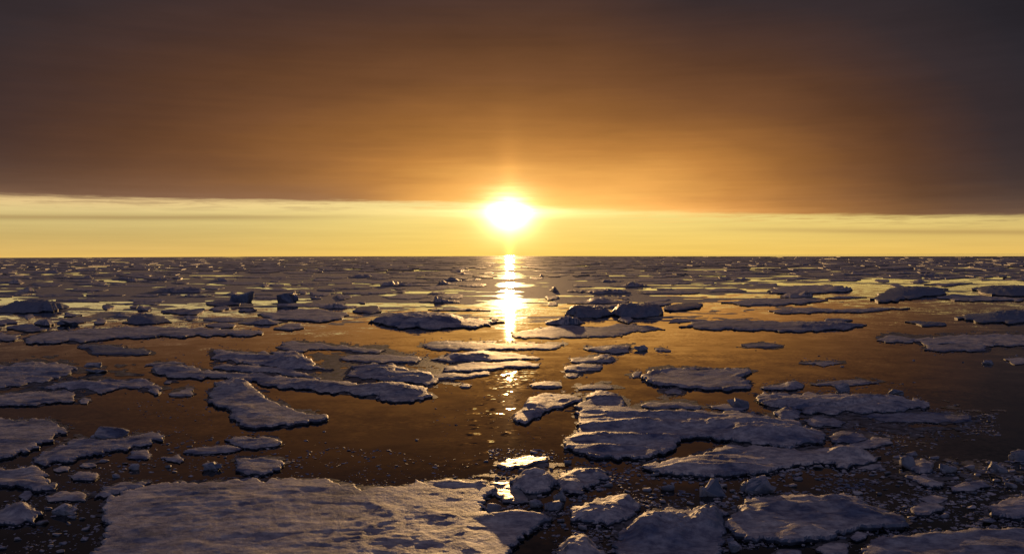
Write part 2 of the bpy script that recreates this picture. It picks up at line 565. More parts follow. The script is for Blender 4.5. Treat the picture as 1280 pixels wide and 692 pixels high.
floe('long thin slab with a bright end, behind the huge floe', 0.3, [(232, 562), (250, 558), (290, 556), (301, 559), (285, 564), (242, 566)], parts=False)
block('small sunlit orange chunk close behind the huge floe', 252, 274, 587, 11, lumps=2)
floe('wedge-shaped floe touching the back edge of the huge floe', 0.4, [(296, 571), (330, 571), (352, 574), (356, 580), (336, 590), (310, 592), (298, 585)], rim=0.06)
floe('blue-grey oblong slab just behind the wedge-shaped floe', 0.35, [(283, 548), (305, 545), (330, 546), (350, 548), (348, 556), (320, 559), (298, 556)], rim=0.05)
floe('thin grey cake on the huge floe’s back edge', 0.15, [(292, 601), (305, 597), (320, 596), (322, 600), (305, 602)], parts=False)

# middle distance, left of the sun's path
floe('big triangular floe with a raised back corner and a long sunlit edge', 0.62,
     [(260, 490), (270, 480), (285, 473), (300, 472), (312, 480), (325, 490), (345, 502), (370, 511), (412, 519), (400, 524), (360, 529), (310, 532), (297, 530),
      (300, 525), (290, 520), (287, 510), (275, 508), (264, 502)], bumps=[(292, 481, 22, 7, 0.7), (330, 495, 18, 5, 0.25), (300, 510, 16, 5, 0.2)], amp=0.7)
floe('cracked flat floe at the edge of view, behind the curved bridge of ice', 0.35,
     [(-60, 455), (0, 457), (15, 453), (60, 451), (84, 454), (92, 460), (88, 467), (60, 474), (30, 480), (0, 483), (-60, 486)], relief=1.6, terrace=0.16)
block('tilted blue block with a bright sunlit tip, beside the cracked flat floe', 103, 132, 466, 15)
floe('curved bridge of ice arching over open water', 0.35,
     [(50, 483), (70, 478), (105, 475), (130, 474), (155, 474), (180, 473), (194, 479), (204, 485), (192, 490), (180, 485), (150, 483), (137, 486), (127, 492), (118, 487), (104, 484), (70, 486)], relief=1.5, terrace=0.16)
floe('smooth floe with a dark straight front, below the curved bridge of ice', 0.45,
     [(-60, 492), (0, 493), (40, 488), (80, 487), (98, 492), (92, 498), (80, 501), (40, 504), (0, 505), (-60, 507)])
floe('little ragged cake off the end of the straight-fronted floe', 0.2, [(98, 500), (106, 496), (114, 499), (110, 504), (101, 504)], parts=False)
floe('slender dark floe with a stepped left end, alone below the long strip', 0.35,
     [(94, 431), (118, 430), (140, 431), (156, 434), (190, 439), (187, 442), (150, 442), (120, 442), (118, 438), (108, 435)], top=DARK)
floe('small double cake in open water left of the triangular floe', 0.3, [(210, 491), (225, 487), (236, 483), (242, 485), (236, 489), (242, 492), (228, 494), (214, 494)], parts=False)
floe('speck of ice off the end of the curved bridge', 0.2, [(204, 479), (209, 475), (216, 475), (213, 479)], parts=False)
floe('dark sliver lying along the back of the long twisting floe', 0.25, [(178, 457), (195, 452), (215, 451), (232, 453), (215, 454), (198, 456)], parts=False)
floe('long twisting floe running from a rounded end to a pointed tip, longest of its pack', 0.5,
     [(190, 461), (198, 455), (228, 455), (260, 462), (300, 465), (345, 467), (400, 474), (440, 477), (470, 479), (500, 478), (520, 481), (546, 494), (530, 498), (490, 500),
      (470, 494), (440, 489), (410, 489), (385, 486), (340, 480), (300, 473), (270, 472), (215, 470), (194, 466)], bumps=[(490, 486, 45, 7, 0.45), (400, 480, 40, 5, 0.25), (215, 460, 26, 5, 0.25)], terrace=0.16)
floe('stepped floe with a blue hump, behind the long twisting floe', 0.45,
     [(262, 436), (285, 437), (320, 440), (338, 440), (352, 437), (372, 441), (396, 455), (420, 460), (385, 461), (340, 457), (300, 454), (290, 450), (268, 447), (266, 441)],
     bumps=[(368, 450, 26, 8, 0.8)], terrace=0.16)
floe('smooth sloping floe wedged between the hump and the long twisting floe', 0.4,
     [(266, 454), (300, 455), (335, 458), (372, 463), (402, 471), (370, 469), (346, 465), (310, 463), (272, 459)], dome=0.25)
floe('ribbon floe reaching out to a thin point, at the back of the pack', 0.4,
     [(348, 433), (354, 428), (366, 425), (400, 428), (440, 432), (484, 436), (480, 440), (440, 438), (400, 435), (380, 438), (356, 437)])
floe('flat oblong floe in the pack, in front of the ribbon floe', 0.35,
     [(427, 445), (450, 442), (500, 443), (536, 447), (522, 452), (480, 452), (446, 451), (430, 449)])
floe('rumpled floe in the pack, behind the pointed tip of the twisting floe', 0.45,
     [(428, 469), (440, 459), (470, 454), (500, 456), (520, 462), (546, 470), (549, 477), (520, 478), (480, 475), (450, 472)], bumps=[(475, 464, 24, 6, 0.4), (520, 470, 20, 4, 0.3)], terrace=0.16)
floe('long flat floe at the back of the pack, under the sun', 0.35, [(524, 433), (545, 426), (595, 427), (650, 430), (704, 429), (692, 435), (640, 436), (590, 437), (545, 436)])
floe('grey slab second from the back of the pack, under the sun', 0.35,
     [(540, 449), (560, 442), (574, 441), (600, 438), (640, 440), (668, 444), (672, 448), (640, 449), (600, 450), (566, 452)], bumps=[(590, 444, 30, 4, 0.35)])
floe('slab with a squared end, beside the bright glitter', 0.4, [(552, 460), (575, 453), (600, 452), (650, 451), (672, 452), (673, 457), (630, 459), (608, 462), (575, 464)])
floe('narrow slab at the front of the pack, beside the bright glitter', 0.3, [(536, 471), (556, 465), (580, 466), (608, 463), (612, 466), (590, 471), (556, 474)])
floe('tiny dark cake off the front of the pack', 0.25, [(573, 482), (580, 479), (590, 480), (587, 484), (577, 484)], parts=False)
floe('small cake standing by the glitter, just right of the sun’s path', 0.3, [(660, 480), (675, 476), (700, 477), (702, 482), (680, 484), (664, 483)], parts=False)

# middle distance, right of the sun's path
floe('low lumpy floe in open golden water, with a taller right end', 0.4, [(728, 434), (745, 433), (760, 431), (788, 432), (789, 438), (765, 441), (745, 438)], bumps=[(770, 436, 14, 3, 0.4)])
block('dark lump in golden water next to the low lumpy floe', 793, 812, 438, 8)
floe('sliver of ice in golden water, beyond the dark lump', 0.2, [(817, 435), (827, 433), (839, 438), (834, 440), (822, 438)], parts=False)
floe('bumpy floe ahead of the nose-shaped floe, with a dark back strip', 0.35, [(710, 447), (730, 446), (745, 445), (758, 442), (773, 449), (762, 452), (735, 452), (715, 451)], bumps=[(758, 447, 12, 4, 0.4)])
floe('rough oblong cake just in front of the bumpy floe', 0.4, [(706, 458), (716, 455), (740, 454), (752, 455), (750, 461), (728, 464), (710, 463)], relief=1.5)
floe('dark crumb of ice below the rough oblong cake', 0.2, [(708, 467), (715, 465), (724, 467), (720, 471), (711, 471)], parts=False)
floe('thin pale strip behind the nose-shaped floe', 0.18, [(718, 483), (735, 480), (765, 481), (766, 484), (745, 486), (724, 486)], parts=False)
floe('oval floe with a raised rim and blue hollow, alone in golden water', 0.5,
     [(800, 471), (812, 463), (840, 459), (870, 459), (900, 460), (938, 461), (938, 465), (926, 470), (938, 476), (936, 483), (915, 486), (890, 485), (850, 482), (815, 478)], rim=0.2, amp=0.5, relief=0.8)
floe('small dark cake touching the left tip of the oval floe', 0.25, [(788, 468), (795, 463), (802, 464), (800, 469), (792, 471)], parts=False)
floe('pale thin wafer in front of the oval floe', 0.15, [(828, 489), (840, 485), (853, 488), (852, 492), (834, 492)], parts=False)
floe('nose-shaped floe sticking out beside the sun’s path', 0.5,
     [(642, 523), (650, 509), (660, 496), (672, 491), (700, 492), (722, 495), (728, 499), (708, 505), (684, 511), (670, 522), (652, 527)], bumps=[(665, 508, 14, 9, 0.35)], amp=0.7)
floe('big layered floe in terraces, largest right of the sun’s path', 0.6,
     [(722, 502), (732, 494), (746, 486), (772, 493), (786, 508), (820, 513), (850, 512), (905, 514), (935, 515), (960, 519), (1000, 526), (1030, 540), (1026, 551), (990, 556), (950, 551),
      (905, 547), (850, 545), (846, 552), (830, 566), (790, 571), (740, 569), (702, 556), (706, 547), (722, 538), (726, 525), (719, 513)],
     relief=1.5, bumps=[(800, 520, 80, 4, 0.25), (850, 530, 130, 4, 0.3), (780, 545, 60, 5, 0.35), (960, 540, 55, 6, 0.4), (755, 495, 18, 5, 0.3)], terrace=0.16)
floe('thin curved sheet along the back of the layered floe', 0.35, [(796, 506), (812, 502), (850, 501), (878, 507), (874, 511), (850, 509), (815, 510)])
floe('narrow bright-edged strip, right of the thin curved sheet', 0.25, [(884, 507), (905, 504), (925, 507), (935, 511), (920, 513), (896, 511)], parts=False)
floe('long tongue of ice in front of the layered floe, across the brown pool', 0.5,
     [(800, 580), (830, 574), (870, 568), (898, 559), (912, 554), (950, 557), (1000, 561), (1032, 559), (1062, 562), (1100, 569), (1092, 578), (1055, 581), (1040, 577), (990, 581), (950, 589), (900, 592), (850, 590), (815, 586)],
     bumps=[(1065, 569, 26, 6, 0.45), (900, 575, 60, 6, 0.2)], relief=1.2, terrace=0.16)
block('dark rounded block off the right tip of the oval floe', 915, 946, 511, 15, depth=1.0)
floe('small hummocky floe behind the long rough raft of ice', 0.45, [(952, 482), (975, 478), (992, 476), (1006, 481), (1004, 485), (975, 486), (956, 485)], bumps=[(992, 480, 10, 4, 0.5)])
floe('dark strip frozen at the far side of the long rough raft', 0.25, [(1010, 479), (1040, 476), (1075, 473), (1100, 477), (1080, 480), (1040, 481)], parts=False)
floe('long rough raft of ice with a blue front, right of the layered floe', 0.55,
     [(944, 494), (965, 489), (1010, 491), (1060, 492), (1104, 495), (1150, 501), (1160, 506), (1130, 512), (1060, 514), (1010, 514), (980, 507), (950, 502)],
     bumps=[(1085, 501, 60, 5, 0.4), (1000, 501, 24, 6, 0.4)], relief=1.6, terrace=0.16)
block('dark hump behind the middle of the long rough raft', 1044, 1066, 489, 12)
block('small dark hump at the far right of the long rough raft', 1112, 1132, 493, 8)
floe('knobbly cake between the layered floe and the long rough raft', 0.5, [(966, 516), (980, 508), (1002, 512), (1000, 521), (980, 523)], bumps=[(984, 515, 12, 5, 0.4)])
floe('blue-shadowed cake in front of the long rough raft', 0.4, [(1003, 524), (1018, 519), (1042, 521), (1058, 527), (1046, 532), (1015, 531)])
floe('low ridge of slush ice trailing off beyond the long rough raft', 0.25, [(1076, 519), (1110, 515), (1160, 514), (1212, 519), (1204, 526), (1160, 527), (1105, 525)], relief=1.8)
floe('pale broken floe at the right end of the layered floe', 0.4, [(1034, 545), (1048, 538), (1075, 540), (1086, 547), (1062, 552), (1040, 551)], relief=1.6)
floe('thin cake with a bright tip near the right end of the tongue', 0.3, [(1042, 556), (1075, 552), (1096, 545), (1116, 547), (1112, 552), (1084, 559), (1050, 560)])
floe('drifting flat sheet at the right edge, with a dark low front', 0.4, [(1154, 436), (1166, 430), (1190, 428), (1225, 429), (1233, 433), (1226, 438), (1182, 438)])
floe('wide flat sheet running out of the right edge, behind the low-fronted one', 0.4, [(1140, 424), (1170, 420), (1210, 417), (1330, 418), (1330, 431), (1240, 431), (1200, 428), (1160, 430)])
floe('small dark-fronted floe at the left tip of the wide flat sheet', 0.4, [(1096, 423), (1108, 418), (1130, 419), (1146, 422), (1142, 427), (1110, 427)])
floe('slim floe alone in golden water, with a ragged outline', 0.25, [(926, 430), (940, 428), (960, 428), (980, 431), (960, 434), (938, 433)], parts=False)
floe('thin wisp of ice with a darker middle, alone in brown water', 0.22, [(1000, 453), (1018, 452), (1030, 450), (1054, 453), (1040, 455), (1026, 458), (1022, 454)], parts=False)
block('dark crumb of ice near the right edge in open brown water', 1231, 1245, 455, 6)
floe('speckled slush cake at the right edge in open brown water', 0.2, [(1256, 448), (1275, 446), (1300, 447), (1296, 453), (1268, 455)], parts=False)

# foreground right: rubble
block('bright faceted ice block standing before the long tongue of ice', 876, 912, 620, 25, tilt=0.5)
block('grey twin-topped ice block right of the bright faceted one', 931, 968, 617, 24, lumps=2, tilt=0.4)
floe('rough crusted floe in dark rubble, broad and coarse, at the lower right', 0.6,
     [(905, 655), (906, 645), (920, 640), (935, 626), (960, 618), (1010, 617), (1060, 618), (1085, 628), (1110, 636), (1130, 648), (1138, 655), (1080, 658), (1040, 667), (1000, 674), (960, 673), (920, 666)],
     relief=2.0, bumps=[(928, 640, 14, 9, 0.35), (1060, 630, 30, 8, 0.25)])
floe('smooth-edged floe in the bottom right corner', 0.6,
     [(1062, 760), (1068, 700), (1078, 684), (1092, 674), (1112, 669), (1150, 668), (1200, 662), (1290, 660), (1360, 664), (1360, 760)], rim=0.18, relief=1.1)
floe('tall dark-fronted snow hummock at the bottom, snow on its crown', 0.5,
     [(768, 690), (776, 662), (800, 644), (830, 632), (862, 634), (898, 632), (908, 650), (904, 676), (892, 700), (880, 730), (800, 730), (772, 712)],
     bumps=[(832, 660, 48, 17, 0.95), (888, 650, 20, 14, 0.75)], relief=1.6)
floe('rounded boulder-like floe between the huge floe and the dark-fronted hummock', 0.45,
     [(710, 640), (716, 632), (732, 626), (748, 620), (780, 618), (799, 627), (795, 638), (775, 649), (750, 653), (725, 650)], bumps=[(750, 640, 34, 10, 0.55), (782, 628, 14, 6, 0.4)], relief=1.4)
floe('lumpy mound at the bottom, left of the dark-fronted hummock', 0.4,
     [(692, 700), (698, 684), (708, 674), (724, 669), (742, 677), (758, 694), (756, 715), (700, 715)], bumps=[(722, 685, 24, 13, 0.7)], relief=1.6)
floe('jagged floe with a blue face, in the rubble under the sun', 0.5,
     [(638, 602), (646, 594), (664, 588), (688, 590), (698, 599), (688, 611), (664, 613), (644, 608)], bumps=[(668, 600, 24, 8, 0.6)], relief=1.5)
floe('floe with a sunlit crest, right in the rubble under the sun', 0.5,
     [(694, 603), (698, 592), (716, 585), (740, 585), (757, 588), (760, 594), (742, 602), (726, 612), (706, 612)], bumps=[(738, 591, 22, 5, 0.45), (712, 600, 14, 7, 0.35)], relief=1.5)
floe('glinting wet floe at the back of the rubble under the sun', 0.3,
     [(616, 581), (634, 574), (660, 568), (680, 571), (682, 576), (662, 580), (640, 584)], top=SLICK, relief=1.4)
floe('slick ledge of wet ice shining gold at the huge floe’s right corner', 0.28,
     [(612, 604), (626, 600), (640, 606), (656, 616), (664, 624), (646, 628), (630, 624), (618, 616)], top=SLICK, relief=1.5)
block('dark wedge of ice in the notch of the huge floe', 607, 627, 640, 13)
block('dark chunk between the shining ledge and the boulder-like floe', 660, 680, 634, 11)
block('knobbly chunk beside the boulder-like floe', 682, 706, 637, 13, lumps=2)
block('bright-edged sliver standing on end in the rubble under the sun', 694, 708, 626, 15)
block('yellowish chunk at the left end of the far rubble, lower right', 1124, 1146, 586, 20, tilt=0.5)
floe('blue-white broken slab next to the yellowish chunk', 0.45, [(1142, 574), (1155, 571), (1167, 578), (1164, 587), (1148, 589), (1140, 584)], relief=1.8, parts=False)
floe('pinkish sloping slab below the blue-white broken slab', 0.4, [(1128, 594), (1150, 591), (1168, 596), (1182, 603), (1170, 606), (1148, 601)])
block('pale knob of ice in the rubble right of the pinkish slab', 1176, 1196, 590, 12, lumps=2)
floe('low crumbling cake in the rubble at lower right', 0.3, [(1184, 606), (1205, 601), (1228, 598), (1236, 605), (1215, 612), (1192, 612)], relief=2, parts=False)
block('yellow-topped lump near the right edge, beyond the slab with a flat top', 1238, 1258, 590, 16, lumps=2)
block('bright chunk cut by the right edge, farthest of the rubble', 1267, 1290, 576, 16)
floe('dark slab with a flat top, cut by the right edge', 0.6, [(1238, 632), (1248, 625), (1270, 620), (1310, 620), (1310, 642), (1262, 645), (1240, 642)], relief=1.3)
floe('dim rounded cake right of the rough crusted floe', 0.4, [(1138, 634), (1152, 627), (1172, 627), (1182, 633), (1165, 640), (1144, 641)], parts=False)
floe('thin pinkish cake behind the dim rounded one', 0.28, [(1148, 622), (1165, 617), (1182, 621), (1180, 626), (1160, 626)], parts=False)
floe('flat pink wafer below the right end of the tongue', 0.22, [(1072, 584), (1088, 579), (1102, 578), (1103, 583), (1088, 586)], parts=False)
floe('small cake in the gap below the rough crusted floe', 0.3, [(1062, 670), (1072, 663), (1084, 665), (1082, 671), (1070, 674)], parts=False)
floe('crumbly yellowish cake at the bottom, below the rough crusted floe', 0.35, [(1018, 684), (1030, 677), (1050, 675), (1062, 680), (1056, 690), (1030, 692)], relief=2, parts=False)
floe('narrow cake at the very bottom, left of the crumbly yellowish one', 0.3, [(962, 692), (975, 685), (1000, 686), (1002, 694), (980, 700)], parts=False)
block('little pale chunk at the foot of the dark-fronted hummock', 910, 926, 690, 16, lumps=2)

# far field
floe('long thin strip of ice, first beyond the left open water', 0.55,
     [(28, 423), (60, 413), (130, 409), (200, 407), (270, 410), (328, 414), (318, 418), (250, 419), (150, 421), (100, 426), (32, 427)])
floe('dark low floe at the left edge, beside the long thin strip', 0.5, [(-60, 416), (0, 416), (26, 418), (22, 424), (0, 425), (-60, 427)])
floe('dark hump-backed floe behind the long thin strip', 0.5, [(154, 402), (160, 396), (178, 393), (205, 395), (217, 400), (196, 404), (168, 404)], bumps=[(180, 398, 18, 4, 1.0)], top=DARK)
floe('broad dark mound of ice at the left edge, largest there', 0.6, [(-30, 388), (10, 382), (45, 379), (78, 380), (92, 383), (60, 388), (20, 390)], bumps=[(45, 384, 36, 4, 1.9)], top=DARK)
block('small dark lump between the broad mound and the hump-backed floe', 70, 94, 407, 9, mat=DARK)
block('dark iceberg block, left of a neighbouring pair in the distance', 288, 317, 378, 17, depth=0.9, mat=DARK)
block('dark iceberg block with a flat top, right of a neighbouring pair', 339, 371, 379, 16, depth=0.9, mat=DARK)
floe('low dark floe at the foot of the left iceberg block', 0.7, [(254, 378), (270, 374), (288, 374), (300, 379), (280, 382), (262, 381)], top=DARK)
floe('streaky grey floe in front of the iceberg blocks', 0.6, [(320, 390), (360, 386), (400, 386), (438, 389), (436, 395), (400, 400), (340, 398)])
floe('bulky whale-backed floe left of the sun’s path', 0.7,
     [(458, 402), (490, 395), (520, 393), (560, 395), (600, 399), (630, 401), (604, 406), (550, 409), (505, 408), (476, 404)], bumps=[(526, 400, 52, 6, 1.5)])
floe('dark ragged cake behind the whale-backed floe', 0.7, [(440, 388), (452, 382), (472, 382), (478, 388), (462, 391)], parts=False, top=DARK)
floe('scrappy dark cake in the open water edge, in front of the streaky grey floe', 0.5, [(340, 410), (355, 404), (376, 402), (380, 408), (360, 412)], parts=False)
floe('dark flake beyond the end of the long thin strip', 0.5, [(254, 405), (272, 402), (298, 404), (290, 408), (266, 408)], parts=False)
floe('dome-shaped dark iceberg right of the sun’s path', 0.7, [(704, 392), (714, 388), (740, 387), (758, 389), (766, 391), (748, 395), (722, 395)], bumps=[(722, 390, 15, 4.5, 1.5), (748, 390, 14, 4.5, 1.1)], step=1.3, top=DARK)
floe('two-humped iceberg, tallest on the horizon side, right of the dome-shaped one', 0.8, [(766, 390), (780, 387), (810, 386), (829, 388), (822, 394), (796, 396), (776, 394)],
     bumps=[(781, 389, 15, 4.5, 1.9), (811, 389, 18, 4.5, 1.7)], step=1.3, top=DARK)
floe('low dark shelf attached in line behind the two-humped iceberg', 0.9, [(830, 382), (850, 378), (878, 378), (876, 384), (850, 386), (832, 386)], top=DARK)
floe('wide pale sheet in front of the dome-shaped iceberg', 0.35, [(640, 414), (700, 406), (760, 406), (790, 405), (832, 410), (800, 413), (772, 420), (700, 422), (644, 421)], relief=0.7)
floe('long sheet with a dark right half, in golden water', 0.5, [(854, 407), (880, 400), (940, 399), (1000, 402), (1050, 402), (1090, 405), (1060, 411), (1000, 413), (950, 411), (890, 411)], bumps=[(1030, 406, 36, 4, 0.5)])
floe('thin dark streak of ice behind the long sheet', 0.5, [(958, 387), (1010, 383), (1050, 386), (1100, 384), (1134, 384), (1082, 389), (1030, 389), (980, 391)])
floe('flat dark floe with a pointed right end, behind the thin streak', 0.6, [(900, 377), (940, 373), (1000, 372), (1030, 374), (1000, 379), (935, 381)])
floe('mottled floe ending in a dark knob, behind the pointed flat floe', 0.8, [(958, 362), (985, 356), (1030, 355), (1068, 361), (1040, 365), (1000, 366), (966, 366)], bumps=[(1050, 361, 16, 2.5, 1.0)])
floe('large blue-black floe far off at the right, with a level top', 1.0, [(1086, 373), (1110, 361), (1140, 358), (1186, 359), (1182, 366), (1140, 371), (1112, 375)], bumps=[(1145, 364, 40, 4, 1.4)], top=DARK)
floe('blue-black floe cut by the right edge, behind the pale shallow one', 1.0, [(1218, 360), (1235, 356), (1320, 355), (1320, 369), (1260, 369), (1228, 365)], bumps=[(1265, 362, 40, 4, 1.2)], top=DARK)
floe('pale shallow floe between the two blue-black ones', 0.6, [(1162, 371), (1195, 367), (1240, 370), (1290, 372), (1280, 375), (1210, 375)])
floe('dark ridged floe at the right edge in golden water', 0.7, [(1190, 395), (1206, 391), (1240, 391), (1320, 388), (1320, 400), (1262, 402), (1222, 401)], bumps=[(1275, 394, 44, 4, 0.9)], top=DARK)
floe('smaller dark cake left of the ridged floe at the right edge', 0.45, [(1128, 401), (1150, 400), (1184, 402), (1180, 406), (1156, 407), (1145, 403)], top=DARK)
# ------------------------------------------------------------------ repeats: distant pack, chunks, brash
def far_poly(rg, cx, cy, w, hh):
    n = rg.integers(9, 14)
    a = np.sort(rg.uniform(0, 2 * math.pi, n))
    r = rg.uniform(0.72, 1.08, n)
    sk = rg.uniform(-.8, .8) * w * 0.12
    return [(cx + w / 2 * rr * math.cos(t) + sk * math.sin(t), cy + hh / 2 * rr * math.sin(t)) for t, rr in zip(a, r)]


rg = np.random.default_rng(42)
made = 0
tries = 0
while made < 215 and tries < 30000:
    tries += 1
    y = 338 + 74 * rg.random() ** 1.25
    x = rg.uniform(-40, 1320)
    dens = 1.0 if y < 372 else (0.75 if x < 330 or 640 < x < 840 else 0.12)
    if x > 840 and y > 350:
        dens *= 0.35
    if 380 < x < 640 and y > 398:
        dens = 0
    if rg.random() > dens:
        continue
    w = rg.uniform(14, 95) * (0.6 + 0.6 * rg.random())
    hh = (y - 319) * rg.uniform(0.04, 0.12) + 0.7
    P = far_poly(rg, x, y, w, hh)
    if mark(P, test=True) > 0.0 or abs(x - 637 - (5 if y > 370 else 0)) < w / 2 + 16:
        continue
    D = CAMH * FPX / (y - 319)
    h = rg.uniform(0.22, 0.5) * (1 + D / 700)
    bumps = []
    if rg.random() < 0.25:
        for _ in range(rg.integers(1, 4)):
            bumps.append((x + rg.uniform(-.3, .3) * w, y, w * rg.uniform(.12, .25), hh * 0.6, rg.uniform(0.3, 0.9)))
    floe('low dark floe in the crowded distant pack under the horizon', h, P, parts=False, step=max(1.6, w / 26), group='floes of the distant pack', bumps=bumps, relief=1.5)
    made += 1


# chunks of broken ice in the leads between the big floes
def chunk_field(label, group, poly, n, smin, smax):
    P = np.asarray(poly, float)
    k = 0; t = 0
    while k < n and t < n * 60:
        t += 1
        x = rg.uniform(P[:, 0].min(), P[:, 0].max()); y = rg.uniform(P[:, 1].min(), P[:, 1].max())
        if not inside(np.array([x]), np.array([y]), P)[0]:
            continue
        s = smin + (smax - smin) * rg.random() ** 2
        q = [(x - s / 2 - 1, y - s * .34), (x + s / 2 + 1, y - s * .34), (x + s / 2 + 1, y + s * .1), (x - s / 2 - 1, y + s * .1)]
        if mark(q, test=True) > 0:
            continue
        SEED[0] += 1
        block(label, x - s / 2, x + s / 2, y, s * rg.uniform(0.22, 0.42), group, 'ice_chunk', 'ice chunk', sub=1, lumps=1, mat=SLICK if 'glinting' in label else None)
        mark(q)
        k += 1


chunk_field('small broken ice chunk in black water left of the huge floe', 'chunks left of the huge floe', [(0, 655), (110, 620), (120, 650), (100, 692), (0, 692)], 26, 5, 20)
chunk_field('small ice chunk in the dark lead behind the huge floe', 'chunks in the lead behind the huge floe', [(70, 600), (130, 570), (290, 540), (290, 596), (130, 600)], 20, 4, 14)
chunk_field('small glinting ice chunk in the rubble under the sun', 'chunks in the rubble under the sun', [(600, 566), (700, 566), (770, 580), (770, 625), (700, 668), (690, 640), (640, 636)], 30, 5, 15)
chunk_field('small ice chunk in the dark lead round the rough crusted floe', 'chunks round the rough crusted floe', [(700, 660), (770, 585), (1110, 585), (1240, 600), (1240, 660), (900, 692), (760, 692)], 80, 5, 21)
chunk_field('small pale chunk in the rubble field at the far right', 'chunks of the rubble field at the far right', [(1120, 565), (1280, 590), (1280, 620), (1120, 600)], 26, 5, 18)
chunk_field('crumb of ice adrift in the open brown water', 'crumbs adrift in the open water', [(100, 500), (260, 500), (420, 540), (700, 470), (1250, 440), (1270, 540), (700, 560), (300, 560)], 14, 3, 7)


# brash: bits nobody could count
def brash(name, label, regions):
    V = []; F = []; M = []
    bits = []
    for s in range(10):
        bm = hull_mesh(np.random.default_rng(900 + s), 0.55, 0.42, 0.2, 9)
        bm.normal_update()
        bm.verts.ensure_lookup_table()
        bits.append((np.array([v.co[:] for v in bm.verts]), [tuple(v.index for v in f.verts) for f in bm.faces], [0 if f.normal.z > 0.5 else 1 for f in bm.faces]))
        bm.free()
    for (poly, n, smin, smax) in regions:
        P = np.asarray(poly, float)
        k = 0; t = 0
        while k < n and t < n * 15:
            t += 1
            x = rg.uniform(P[:, 0].min(), P[:, 0].max()); y = rg.uniform(P[:, 1].min(), P[:, 1].max())
            if not inside(np.array([x]), np.array([y]), P)[0]:
                continue
            if vnoise(x / 22, y / 7, 5) + 0.5 * vnoise(x / 8, y / 3, 6) < rg.uniform(-.6, .5):
                continue
            yi = int(min(max(y * 2, 0), OCC.shape[0] - 1)); xi = int(x) + 120
            if OCC[yi, xi]:
                continue
            g = ground([(x, y)])[0]
            s = (smin + (smax - smin) * rg.random() ** 2.5) * g[1] / FPX
            v, f, m = bits[rg.integers(10)]
            a = rg.uniform(0, 6.28); ca, sa = math.cos(a), math.sin(a)
            q = np.stack([(v[:, 0] * ca - v[:, 1] * sa) * s, (v[:, 0] * sa + v[:, 1] * ca) * s, v[:, 2] * s * rg.uniform(.6, 1.1)], 1)
            q += (g[0], g[1], s * 0.02)
            b = len(V)
            V.extend(map(tuple, q)); F.extend(tuple(i + b for i in ff) for ff in f); M.extend(m)
            k += 1
    # crumbs broken off along the rims of the floes
    for P in FRINGE:
        Q = np.array(outline(P, 3.0, 1.0, 3))
        c0 = Q.mean(0)
        for qx, qy in Q:
            for _ in range(rg.poisson(2.4)):
                dx_, dy_ = abs(rg.normal()) * 4.0 * np.sign(qx - c0[0]), (0.6 + abs(rg.normal()) * 1.8) * np.sign(qy - c0[1])
                x, y = qx + dx_ * rg.uniform(-.3, 1), qy + dy_
                if y > 700 or OCC[int(min(max(y * 2, 0), OCC.shape[0] - 1)), int(min(max(x + 120, 0), OCC.shape[1] - 1))]:
                    continue
                if vnoise(x / 30, y / 9, 8) < -0.15:
                    continue
                g = ground([(x, y)])[0]
                s = rg.uniform(0.9, 4.5) ** 1.0 * g[1] / FPX * (0.5 + 0.5 * rg.random())
                v, f, m = bits[rg.integers(10)]
                a = rg.uniform(0, 6.28); ca, sa = math.cos(a), math.sin(a)
                q = np.stack([(v[:, 0] * ca - v[:, 1] * sa) * s, (v[:, 0] * sa + v[:, 1] * ca) * s, v[:, 2] * s * rg.uniform(.4, .9)], 1)
                q += (g[0], g[1], s * 0.02)
                b = len(V)
                V.extend(map(tuple, q)); F.extend(tuple(i + b for i in ff) for ff in f); M.extend(m)
    c = np.array(V).mean(0); c[2] = 0
    o = mesh_obj(name, np.array(V) - c, F, [SNOW, BLUE], fmat=M, loc=c, smooth=False)
    return tag(o, label, 'brash ice', kind='stuff')


brash('brash_ice', 'fine brash ice and slush scattered between the nearer floes', [
    ([(760, 570), (1110, 575), (1280, 575), (1280, 665), (1060, 670), (900, 692), (690, 692), (700, 640)], 3600, 1.2, 9),
    ([(1050, 525), (1250, 515), (1250, 545), (1120, 570), (1040, 560)], 700, 1.2, 7),
    ([(940, 478), (1130, 478), (1190, 520), (1060, 545), (930, 520)], 260, 1.2, 5),
    ([(610, 560), (790, 565), (780, 640), (690, 680), (620, 640)], 900, 1.2, 7),
    ([(0, 600), (130, 560), (300, 540), (600, 575), (600, 604), (130, 610), (120, 692), (0, 692)], 1100, 1.2, 7),
    ([(160, 500), (270, 490), (270, 550), (220, 560)], 160, 1.0, 4),
    ([(540, 480), (700, 470), (680, 570), (540, 575)], 120, 1.0, 3.5),
    ([(180, 430), (680, 425), (690, 480), (550, 490), (250, 480)], 250, 1.0, 4),
])


